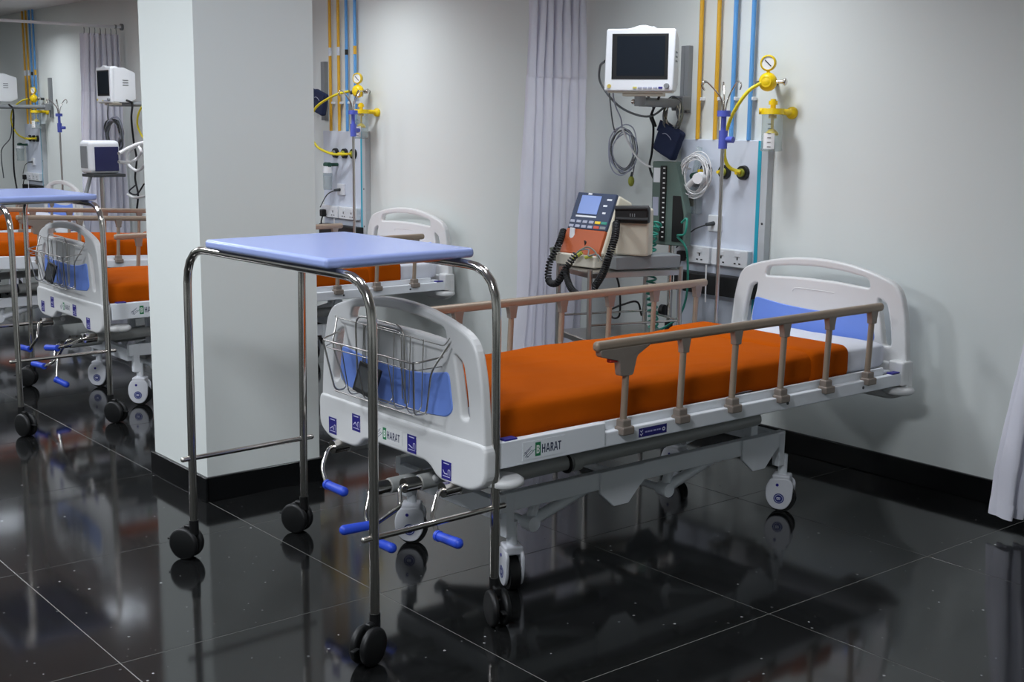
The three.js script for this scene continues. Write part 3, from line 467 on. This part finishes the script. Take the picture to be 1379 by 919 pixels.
// ---------------------------------------------------------------- patient monitors on wall arms
function wallArm(x, y0, y1, end, label, kx = 0.62) {
  const T = thing('monitor_wall_arm', label, 'wall bracket', [x, y0, 0], 0, 'monitor wall arms');
  part(T, 'channel', [box(-0.018, (y1 - y0) / 2, 0.014, 0.024, y1 - y0, 0.028, 0.003), box(0.012, (y1 - y0) / 2, 0.016, 0.026, y1 - y0, 0.032, 0.003)], M.grey);
  const e = end.clone().sub(V(x, y0, 0)), a = part(T, 'arm', [rod([0, e.y, 0.05], [e.x, e.y, e.z], 0.022, 0.022, 10), rod([e.x, e.y - 0.02, e.z], [e.x, e.y + 0.045, e.z], 0.026, 0.026, 16), box(0, e.y, 0.05, 0.08, 0.07, 0.05, 0.006)], M.grey);
  part(a, 'joint_bolt', ball(e.x - 0.02, e.y, e.z + 0.022, 0.012), M.chrome);
}
function makeMonitor(pos, turn, label, dim = [0.315, 0.278, 0.19]) {
  const [w, h, d] = dim, T = thing('patient_monitor', label, 'monitor', pos, turn, 'patient monitors');
  const side = rpoly([[0, 0.005], [0, h], [-d * 0.5, h], [-d, h * 0.86], [-d, 0.03], [-d * 0.7, 0.0]], 0.012);
  part(T, 'housing', ext(side, w - 0.02, 0.006, 5, 2).rotateY(-Math.PI / 2), M.white);
  part(T, 'front_bezel', ext(rpoly([[-w / 2 - 0.006, 0], [w / 2 - 0.004, 0], [w / 2 + 0.004, h, 0.015], [w * 0.22, h, 0.05], [w * 0.08, h + 0.016, 0.05], [-w * 0.02, h + 0.016, 0.05], [-w * 0.16, h, 0.05], [-w / 2, h, 0.015]], 0.012), 0.03, 0.006, 6, 2).translate(0, 0, 0.01), M.white);
  part(T, 'handle', box(0.01, h + 0.002, -0.05, 0.1, 0.022, 0.06, 0.01), M.white);
  const s = part(T, 'screen', box(0, h * 0.555, 0.024, w * 0.82, h * 0.73, 0.006, 0.002), M.black); part(s, 'glass', box(0.004, h * 0.565, 0.0265, w * 0.7, h * 0.64, 0.003, 0.001), M.screen);
  part(T, 'knob', rod([w * 0.4, h * 0.085, 0.02], [w * 0.4, h * 0.085, 0.045], 0.0125, 0.011, 20), M.grey);
  part(T, 'power_button', rod([-w * 0.44, h * 0.08, 0.022], [-w * 0.44, h * 0.08, 0.03], 0.009), std(0xc9b45a, 0.5));
  for (let i = 0; i < 6; i++) part(T, 'key', box(-0.02 + i * 0.0235, h * 0.055, 0.026, 0.019, 0.009, 0.004, 0.001), i ? (i === 5 ? M.navy : M.lilacCable) : std(0xc9c06a, 0.5));
  part(T, 'port_strip', [box(0.01, -0.012, -0.05, w * 0.6, 0.02, 0.08, 0.005), box(0.0, -0.003, -0.02, w * 0.95, 0.008, 0.06, 0.002)], M.cream);
  for (let i = 0; i < 3; i++) part(T, 'vent', box(w / 2 - 0.009, h * 0.5 + i * 0.02, -d * 0.55, 0.004, 0.008, 0.05, 0.001), M.grey);
}
const end1 = PZ(862, 131, 0.42);
wallArm(-1.015, 1.555, 1.875, V(end1.x, 1.6, 0.42), 'grey steel wall arm carrying the monitor with the dark screen');
makeMonitor([end1.x + 0.028, 1.647, 0.45], 0.62, 'white patient monitor with dark screen above the defibrillator trolley');
const m3 = PZ(144, 139, 0.45);
wallArm(m3.x + 0.25, 1.5, 1.86, V(m3.x, 1.62, 0.42), 'grey steel wall arm carrying the monitor above the ventilator');
makeMonitor([m3.x, m3.y + 0.005, 0.45], 0.02, 'white patient monitor turned sideways above the white ventilator', [0.3, 0.29, 0.2]);
const m4 = PZ(-16, 137, 0.45);
wallArm(m4.x + 0.62, 1.5, 1.9, V(m4.x, m4.y - 0.05, 0.42), 'grey steel wall arm in the farthest bay');
makeMonitor([m4.x, m4.y, 0.45], 0.0, 'white patient monitor at the farthest end of the ward', [0.3, 0.29, 0.26]);
wallArm(-4.42, 1.5, 1.9, V(-4.55, 1.6, 0.3), 'grey steel wall arm in the bay seen past the pillar');

// ---------------------------------------------------------------- cuffs, leads and cables hanging by the monitors
function pouch(pos, rz, label, g) {
  const T = thing('cuff_pouch', label, 'pouch', pos, 0, g); T.rotation.z = rz;
  part(T, 'pouch', padded(0, 0, 0, 0.15, 0.15, 0.045, 0.015, [10, 10, 4], (x, y) => 0.003 * N3(x * 20, y * 20, 2)), M.bagNavy);
  part(T, 'flap', box(0, 0.05, 0.024, 0.152, 0.055, 0.008, 0.003), M.bagNavy); part(T, 'print', tube([[-0.03, 0.025, 0.0285], [-0.01, 0.034, 0.0285], [0.02, 0.03, 0.0285], [0.035, 0.022, 0.0285]], 0.0022, 12, 5), M.lilacCable);
}
{ const p = PZ(897, 190, 0.12); pouch([p.x, p.y, 0.1], -0.42, 'navy blood pressure cuff pouch hanging below the wall arm', 'navy cuff pouches'); }
{ const p = PZ(431, 138, 0.16); pouch([p.x - 0.02, p.y, 0.15], -0.3, 'navy cuff pouch hanging in the bay seen past the pillar', 'navy cuff pouches'); }
function coil(c, r, n, wire, mat, seed, name, label, ry = 1) {
  const T = thing(name, label, 'cable', c.toArray(), 0.35, 'hanging cable coils'), q = rng(seed);
  for (let i = 0; i < n; i++) { const pts = [], rr = r * (0.82 + 0.3 * q()), dx = (q() - 0.5) * r * 0.3, dy = (q() - 0.5) * r * 0.3, ph = q() * 6; for (let a = 0; a < 12; a++) pts.push([dx + rr * 0.8 * Math.cos(a * Math.PI / 6), dy + ry * rr * Math.sin(a * Math.PI / 6), (q() - 0.5) * 0.02 + 0.015 * Math.sin(a + ph)]); part(T, 'loop', tube(pts, wire, 48, 6, true), Array.isArray(mat) ? mat[i % mat.length] : mat); }
}
const line = (pts, r, mat, label) => single('cable', tube(pts, r, 60, 7), mat, label, 'cable', 'cables by the monitors');
coil(PZ(840, 203, 0.2), 0.085, 7, 0.0032, [M.lilacCable, M.cable, M.lilacCable, M.cable], 11, 'lead_coil', 'coiled pale grey monitor leads hanging below the dark-screened monitor', 1.25);
coil(PZ(906, 155, 0.1), 0.055, 8, 0.004, [M.cable, M.cream, M.cable, M.grid], 12, 'cable_bundle', 'tangled grey cable bundle hanging above the navy pouch', 1.4);
coil(PZ(936, 236, 0.12), 0.085, 13, 0.0024, M.cableWhite, 13, 'tubing_tangle', 'tangle of white tubing around a valve on the service panel', 1.1);
line([PZ(815, 82, 0.4), PZ(808, 90, 0.35), PZ(809, 112, 0.3), PZ(830, 140, 0.25), PZ(855, 154, 0.22), PZ(878, 156, 0.2), PZ(900, 140, 0.1)], 0.0055, M.cable, 'grey lead sagging from the left side of the monitor');
line([PZ(820, 116, 0.4), PZ(822, 140, 0.32), PZ(825, 165, 0.26), PZ(828, 178, 0.21)], 0.0035, M.cable, 'thin grey lead dropping from the monitor to the coil');
line([PZ(824, 116, 0.4), PZ(828, 140, 0.32), PZ(836, 160, 0.26), PZ(838, 176, 0.21)], 0.0035, M.lilacCable, 'pale lead dropping from the monitor to the coil');
line([PZ(838, 172, 0.22), PZ(846, 192, 0.2), PZ(858, 212, 0.2), PZ(874, 224, 0.2), PZ(895, 224, 0.18), PZ(918, 224, 0.13), PZ(930, 228, 0.1)], 0.0055, M.cableWhite, 'white tube running from the coil across to the service panel');
line([PZ(873, 130, 0.3), PZ(880, 145, 0.22), PZ(876, 158, 0.16), PZ(880, 172, 0.1), PZ(878, 205, 0.06), PZ(875, 225, 0.06), PZ(883, 246, 0.06), PZ(897, 270, 0.06)], 0.006, M.cableBlack, 'black power cable dropping behind the navy pouch');
line([PZ(888, 130, 0.3), PZ(880, 147, 0.22), PZ(878, 155, 0.2), PZ(883, 170, 0.15)], 0.006, M.cableBlack, 'short black cable crossing below the wall arm');
line([PZ(852, 214, 0.18), PZ(854, 222, 0.17), PZ(852, 236, 0.17)], 0.003, M.cable, 'thin lead carrying the olive probe');
{ const p = PZ(850, 244, 0.17); const T = thing('sensor_probe', 'olive finger sensor probe hanging against the wall', 'sensor', p.toArray()); part(T, 'clip', ball(0, 0, 0, 0.019, 0.85, 1.4, 0.8), M.olive); part(T, 'boot', rod([0, 0.02, 0], [0.004, 0.045, 0], 0.008, 0.004), M.darkGrey); }
{ const p = PZ(937, 238, 0.09); const T = thing('flow_valve', 'green and white flow valve on the left gas outlet', 'valve', p.toArray());
  part(T, 'body', [rod([-0.02, 0, 0], [0.02, 0.005, 0.01], 0.018), rod([0.0, 0, -0.05], [0, 0, 0], 0.012)], M.darkGreen); part(T, 'stem', [rod([-0.03, -0.06, 0.04], [0.05, 0.0, 0.05], 0.015, 0.012), rod([0.05, -0.005, 0.02], [0.065, -0.005, 0.06], 0.03, 0.026)], M.cableWhite); part(T, 'tube_inlet', rod([-0.005, 0.02, 0], [-0.0, 0.14, -0.02], 0.014), M.clear); }
{ const p = PZ(937, 268, 0.06); const T = thing('oxygen_flask', 'small grey flask hanging under the flow valve', 'flask', p.toArray()); part(T, 'flask', rod([0, -0.07, 0], [0, 0.06, 0], 0.03, 0.032, 18), M.clear); part(T, 'flask_top', [rod([0, 0.06, 0], [0, 0.075, 0], 0.034)], M.grey); part(T, 'label_strip', box(0, 0, 0.032, 0.03, 0.07, 0.002, 0.0005), M.grid); }

// ---------------------------------------------------------------- defibrillator on its trolley
{
  const C = [-1.095, 0, 0.75], th = -0.29;
  const T = thing('trolley', 'stainless steel trolley with two shelves holding the defibrillator', 'trolley', C, th);
  const W = 0.33, D = 0.46;
  for (const [x, z] of [[0, 0], [W, 0], [0, -D], [W, -D]]) { part(T, 'leg', rod([x, 0.09, z], [x, 0.86, z], 0.0115), M.steel); const c = part(T, 'caster', [rod([x - 0.01, 0.04, z], [x + 0.01, 0.04, z], 0.04, 0.04, 20), rod([x, 0.05, z], [x, 0.1, z], 0.012)], M.rubber); }
  for (const [y, n] of [[0.845, 'top_shelf'], [0.54, 'lower_shelf']]) { part(T, n, [box(W / 2, y, -D / 2, W, 0.006, D, 0.002), box(W / 2, y - 0.012, 0, W, 0.024, 0.008, 0.002), box(W / 2, y - 0.012, -D, W, 0.024, 0.008, 0.002), box(0, y - 0.012, -D / 2, 0.008, 0.024, D, 0.002), box(W, y - 0.012, -D / 2, 0.008, 0.024, D, 0.002)], M.steel); }
  part(T, 'guard_rail', [rod([0, 0.61, 0], [0, 0.61, -D], 0.005, 0.005, 8), rod([W, 0.61, 0], [W, 0.61, -D], 0.005, 0.005, 8), rod([0, 0.61, -D], [W, 0.61, -D], 0.005, 0.005, 8)], M.chrome);
  part(T, 'tray', [box(0.282, 0.885, -0.29, 0.11, 0.06, 0.33, 0.006)], M.grey);
  const R = V(0, 0, 0).set(C[0], 0, C[2]), loc = (x, y, z) => V(x, y, z).applyAxisAngle(V(0, 1, 0), th).add(R);
  const Dp = loc(0.08, 0.852, -0.1), F = thing('defibrillator', 'defibrillator with blue screen and orange printer panel on the trolley', 'defibrillator', Dp.toArray(), 0.06);
  const lean = g => (Array.isArray(g) ? merge(g) : g).rotateX(-0.4).translate(0.02, 0.056, 0.055);
  part(F, 'base', [box(0.01, 0.028, 0.0, 0.25, 0.055, 0.17, 0.008)], M.cream);
  part(F, 'housing', lean([box(0.0, 0.15, -0.055, 0.25, 0.29, 0.1, 0.012)]), M.defibBody);
  const f = part(F, 'control_face', lean(box(-0.005, 0.205, 0, 0.245, 0.18, 0.02, 0.006)), M.defibFace);
  part(f, 'screen', lean(box(-0.03, 0.235, 0.0105, 0.125, 0.09, 0.003, 0.001)), std(0x7b97d6, 0.3, 0, {})); 
  part(f, 'soft_key_strip', lean(box(-0.03, 0.178, 0.0105, 0.13, 0.008, 0.002, 0.0005)), M.paper);
  for (let r = 0; r < 2; r++) for (let i = 0; i < 6; i++) part(f, 'key', lean(box(-0.105 + i * 0.04, 0.152 - r * 0.023, 0.0105, i > 3 ? 0.034 : 0.028, 0.013, 0.004, 0.0015)), i === 4 ? (r ? std(0xd0543c, 0.5) : M.yellow) : i === 5 ? (r ? M.grey : M.greenTube) : M.lilacCable);
  for (const [x, y, w] of [[0.085, 0.265, 0.03], [0.07, 0.235, 0.024], [0.075, 0.2, 0.02], [-0.045, 0.288, 0.024]]) part(f, 'print', lean(box(x, y, 0.0104, w, 0.008, 0.001, 0)), M.paper);
  const o = part(F, 'printer_panel', lean(box(-0.005, 0.056, 0.0, 0.245, 0.12, 0.022, 0.005)), M.defibOrange); o.userData.label = 'orange-brown printer panel';
  part(o, 'paper_strip', tube([[-0.06, 0.15, 0.03], [-0.062, 0.11, 0.035], [-0.06, 0.06, 0.05], [-0.065, 0.015, 0.075]], 0.017, 24, 8).scale(1, 1, 0.35).translate(0, 0.02, 0.02), M.paper);
  part(o, 'lead_socket', [rod([0.05, 0.1, 0.0], [0.03, 0.105, 0.045], 0.014), rod([0.09, 0.1, 0.01], [0.088, 0.1, 0.03], 0.009)], M.black);
  // paddles in their cradle on the right
  const P = loc(0.315, 0.917, -0.22), Q = thing('paddle_cradle', 'cream cradle with black defibrillator paddles beside the defibrillator', 'paddles', P.toArray(), 0.55);
  part(Q, 'cradle', [box(0, 0.105, -0.02, 0.15, 0.21, 0.1, 0.012)], M.defibBody);
  part(Q, 'paddle', [box(0.005, 0.185, 0.045, 0.155, 0.075, 0.05, 0.012), rod([-0.07, 0.21, 0.06], [0.08, 0.215, 0.06], 0.014), rod([-0.07, 0.165, 0.06], [0.08, 0.165, 0.06], 0.014)], M.black);
  part(Q, 'grip_ridge', [-0.01, 0, 0.01].map(x => box(x + 0.01, 0.185, 0.071, 0.003, 0.014, 0.002, 0)), M.grey);
  // coiled black leads
  const helix = (pts, turns, rad, wire, n = 420) => { const c = new THREE.CatmullRomCurve3(pts.map(vec)), fr = c.computeFrenetFrames(n), q = []; for (let i = 0; i <= n; i++) { const t = i / n, p = c.getPointAt(t), a = t * turns * Math.PI * 2; q.push(p.addScaledVector(fr.normals[i], rad * Math.cos(a)).addScaledVector(fr.binormals[i], rad * Math.sin(a))); } return new THREE.TubeGeometry(new THREE.CatmullRomCurve3(q), n, wire, 5); };
  single('coiled_lead', helix([PZ(830, 300, 0.72), PZ(828, 320, 0.78), PZ(820, 345, 0.82), PZ(812, 368, 0.82), PZ(800, 388, 0.82)], 34, 0.014, 0.0042), M.cableBlack, 'thick coiled black paddle lead draped over the trolley front', 'cable', 'coiled defibrillator leads');
  single('coiled_lead', helix([PZ(759, 310, 0.7), PZ(752, 330, 0.78), PZ(740, 355, 0.82), PZ(739, 378, 0.84), PZ(750, 381, 0.86), PZ(763, 360, 0.86), PZ(776, 342, 0.84)], 40, 0.013, 0.0042), M.cableBlack, 'coiled black lead looping past the trolley corner', 'cable', 'coiled defibrillator leads');
  single('coiled_lead', helix([PZ(762, 362, 0.86), PZ(764, 376, 0.86), PZ(770, 390, 0.86), PZ(780, 398, 0.84)], 22, 0.012, 0.0042, 260), M.cableBlack, 'short coiled black lead hanging under the top shelf', 'cable', 'coiled defibrillator leads');
  single('mains_cable', tube([PZ(824, 362, 0.6), PZ(832, 378, 0.5), PZ(835, 400, 0.45), PZ(834, 425, 0.4), PZ(825, 428, 0.4), PZ(822, 418, 0.4), PZ(840, 410, 0.38), PZ(858, 407, 0.35), PZ(864, 425, 0.3)], 0.005, 80, 7), M.cableBlack, 'black mains cable dangling behind the trolley', 'cable');
  const bx = loc(0.02, 0.85, 0.0); const K = thing('module_box', 'small olive grey box on the trolley corner beside the defibrillator', 'box', PZ(749, 347, 0.73).toArray(), 0.5); part(K, 'case', box(0, 0.012, -0.02, 0.06, 0.055, 0.05, 0.004), M.grid); part(K, 'lid', box(0, 0.042, -0.02, 0.064, 0.008, 0.054, 0.002), M.grid);
  { const q = PZ(790, 350, 0.77), L = thing('electrode_leads', 'tangle of olive and grey electrode leads lying at the front of the defibrillator', 'cable', q.toArray(), 0.1);
    part(L, 'connector', [rod([-0.07, 0.0, 0.01], [-0.03, 0.03, 0], 0.009), rod([0.0, 0.01, 0.01], [0.03, 0.02, 0.0], 0.008)], M.olive);
    part(L, 'lead', tube([[-0.08, -0.01, 0.01], [-0.05, 0.035, 0.0], [0.0, 0.045, -0.01], [0.02, 0.02, 0.01], [0.06, 0.03, 0], [0.09, 0.005, 0.0]], 0.0038, 40, 6), M.cable); part(L, 'lead', tube([[-0.09, -0.02, 0.01], [-0.06, 0.02, 0.01], [-0.02, 0.055, -0.02], [0.05, 0.04, 0], [0.08, 0.0, 0.01]], 0.0034, 40, 6), M.grid); }
  // ---------------------------------------------------------------- blood pressure gauge on a stand
  const sp = PZ(904, 330, 0.17), S = thing('sphygmomanometer', 'grey-green mercury blood pressure gauge on a wheeled stand', 'pressure gauge', [sp.x, 0, 0.17], 0.25);
  const y0 = sp.y - 0.0, h = 0.4;
  part(S, 'case', ext(rpoly([[-0.1, y0], [0.09, y0], [0.09, y0 + 0.16], [0.03, y0 + h], [-0.1, y0 + h]], 0.006), 0.06, 0.004, 4, 1), M.sphyg);
  part(S, 'column', box(-0.035, y0 + h * 0.5, 0.034, 0.032, h * 0.9, 0.01, 0.003), M.black);
  for (let i = 0; i < 15; i++) part(S, 'scale_mark', box(-0.029, y0 + 0.04 + i * 0.0235, 0.0398, 0.011, 0.006, 0.001, 0), M.scale);
  part(S, 'pocket', ext(rpoly([[0.018, y0 + 0.02], [0.078, y0 + 0.02], [0.078, y0 + 0.15], [0.06, y0 + 0.24], [0.018, y0 + 0.24]], 0.005), 0.006, 0.001, 4, 1).translate(0, 0, 0.031), M.black);
  part(S, 'sticker', box(-0.074, y0 + 0.335, 0.0305, 0.036, 0.07, 0.002, 0.0005), M.paper); part(S, 'sticker', box(-0.077, y0 + 0.185, 0.0305, 0.032, 0.09, 0.002, 0.0005), M.lilacCable);
  part(S, 'pole', [rod([0, 0.3, 0], [0, y0, 0], 0.013)], M.chrome); part(S, 'lower_pole', [rod([0, 0.08, 0], [0, 0.55, 0], 0.02)], M.black); part(S, 'valve_knob', rod([-0.04, 0.6, 0.01], [-0.02, 0.6, 0.01], 0.03, 0.03, 16), M.black);
  for (let i = 0; i < 5; i++) { const a = i * Math.PI * 0.4 + 0.3, l = part(S, 'base_leg', rod([0, 0.09, 0], [0.105 * Math.cos(a), 0.06, 0.105 * Math.sin(a)], 0.014, 0.01), M.grey); part(l, 'caster', ball(0.105 * Math.cos(a), 0.026, 0.105 * Math.sin(a), 0.026), M.rubber); }
  single('coiled_green_tube', helix([PZ(886, 300, 0.32), PZ(880, 312, 0.36), PZ(877, 330, 0.36), PZ(878, 360, 0.36), PZ(877, 390, 0.36), PZ(879, 420, 0.36), PZ(880, 448, 0.34)], 20, 0.021, 0.0055, 480), M.greenTube, 'coiled green rubber tube hanging from the blood pressure gauge', 'tube');
  single('green_tube', tube([PZ(918, 300, 0.29), PZ(925, 295, 0.3), PZ(922, 315, 0.31), PZ(912, 318, 0.3), PZ(922, 330, 0.3), PZ(926, 350, 0.28), PZ(925, 395, 0.26), PZ(915, 425, 0.25), PZ(895, 441, 0.25), PZ(880, 446, 0.28)], 0.0055, 80, 7), M.greenTube, 'plain green rubber tube looping down beside the gauge stand', 'tube');
}

// ---------------------------------------------------------------- ventilator and tubing by the far beds
{
  const p = PZ(137, 236, 0.62), T = thing('ventilator', 'small white ventilator with navy front on an angled arm', 'ventilator', p.toArray(), 1.65);
  part(T, 'case', [box(0, 0.15, -0.02, 0.27, 0.27, 0.2, 0.035)], M.white);
  part(T, 'navy_front', box(0.012, 0.135, 0.078, 0.21, 0.2, 0.012, 0.02), std(0x1c1f4f, 0.3)); part(T, 'side_screen', box(-0.136, 0.15, -0.02, 0.01, 0.18, 0.12, 0.006), M.grey);
  part(T, 'tray', box(0.02, 0.0, 0.0, 0.28, 0.025, 0.22, 0.005), M.darkGrey);
  part(T, 'arm', [rod([-0.1, -0.01, 0], [-0.16, -0.2, 0], 0.016), rod([-0.16, -0.2, 0], [-0.28, -0.18, 0.04], 0.018)], M.grey); part(T, 'post', rod([0, 0, 0], [0, -p.y + 0.06, 0], 0.018), M.steel);
  part(T, 'stand_base', [lathe([[0, 0], [0.2, 0], [0.19, 0.03], [0.05, 0.06], [0, 0.06]], 0, -p.y, 0)], M.darkGrey);
  const L = (pts, r, m, l) => single('breathing_tube', tube(pts, r, 60, 8), m, l, 'tube', 'breathing tubes');
  L([PZ(160, 207, 0.6), PZ(172, 200, 0.5), PZ(186, 194, 0.4), PZ(194, 193, 0.35), PZ(202, 198, 0.3)], 0.015, M.cableWhite, 'thick white breathing tube leaving the ventilator');
  L([PZ(160, 218, 0.6), PZ(172, 219, 0.5), PZ(184, 214, 0.4), PZ(190, 204, 0.4), PZ(184, 197, 0.4), PZ(174, 205, 0.4), PZ(172, 220, 0.4), PZ(184, 230, 0.38), PZ(195, 222, 0.36), PZ(200, 210, 0.36)], 0.013, M.cableWhite, 'white breathing tube looped beside the ventilator');
  L([PZ(172, 262, 0.3), PZ(180, 266, 0.3), PZ(192, 265, 0.3), PZ(204, 260, 0.3)], 0.011, M.cableWhite, 'white tube end hanging below the looped tubing');
  coil(PZ(154, 180, 0.3), 0.12, 9, 0.008, [M.cable, M.lilacCable, M.darkGrey], 21, 'lead_coil', 'thick coil of grey leads hanging over the ventilator', 1.05);
  line([PZ(170, 135, 0.35), PZ(178, 140, 0.3), PZ(177, 160, 0.2), PZ(180, 190, 0.15), PZ(184, 215, 0.1), PZ(182, 240, 0.1), PZ(186, 262, 0.1), PZ(184, 285, 0.08)], 0.009, M.cableBlack, 'black cable dropping from the sideways monitor');
  line([PZ(182, 250, 0.15), PZ(174, 258, 0.15), PZ(184, 262, 0.15), PZ(194, 248, 0.15)], 0.007, M.cableBlack, 'loop of black cable near the looped breathing tubes');
  line([PZ(146, 137, 0.4), PZ(145, 155, 0.3), PZ(148, 172, 0.3)], 0.006, M.cable, 'grey lead dropping from the sideways monitor to the coil');
  line([PZ(12, 141, 0.35), PZ(18, 150, 0.25), PZ(18, 190, 0.15), PZ(19, 230, 0.1), PZ(24, 262, 0.08)], 0.009, M.cableBlack, 'black cable dropping from the farthest monitor');
  line([PZ(16, 160, 0.2), PZ(14, 185, 0.15), PZ(3, 200, 0.12), PZ(2, 215, 0.12), PZ(5, 240, 0.1)], 0.006, M.cable, 'thin grey cable under the farthest monitor');
  const fl = PZ(441, 222, 0.12), B = thing('humidifier_bottle', 'white humidifier bottle with green valve in the bay seen past the pillar', 'bottle', fl.toArray());
  part(B, 'valve', [rod([-0.03, 0, 0], [0.03, 0, 0], 0.017), rod([0, 0, -0.08], [0, 0, 0], 0.012)], M.darkGreen); part(B, 'cap', rod([0, -0.055, 0], [0, -0.01, 0], 0.034, 0.03, 20), M.white); part(B, 'bottle', rod([0, -0.17, 0], [0, -0.055, 0], 0.03, 0.033, 20), M.clear); part(B, 'water', rod([0, -0.16, 0], [0, -0.08, 0], 0.027, 0.027, 18), std(0xc9ced4, 0.3));
  const f4 = PZ(27, 200, 0.12), B4 = thing('humidifier_bottle', 'white humidifier bottle with green valve in the farthest bay', 'bottle', f4.toArray());
  part(B4, 'valve', [rod([-0.03, 0.04, 0], [0.03, 0.04, 0], 0.02), rod([0, 0.04, -0.08], [0, 0.04, 0], 0.012)], M.darkGreen); part(B4, 'cap', rod([0, 0, 0], [0, 0.03, 0], 0.04, 0.036, 20), M.white); part(B4, 'bottle', rod([0, -0.13, 0], [0, 0, 0], 0.036, 0.04, 20), M.clear);
}
renderer.render(scene, camera);
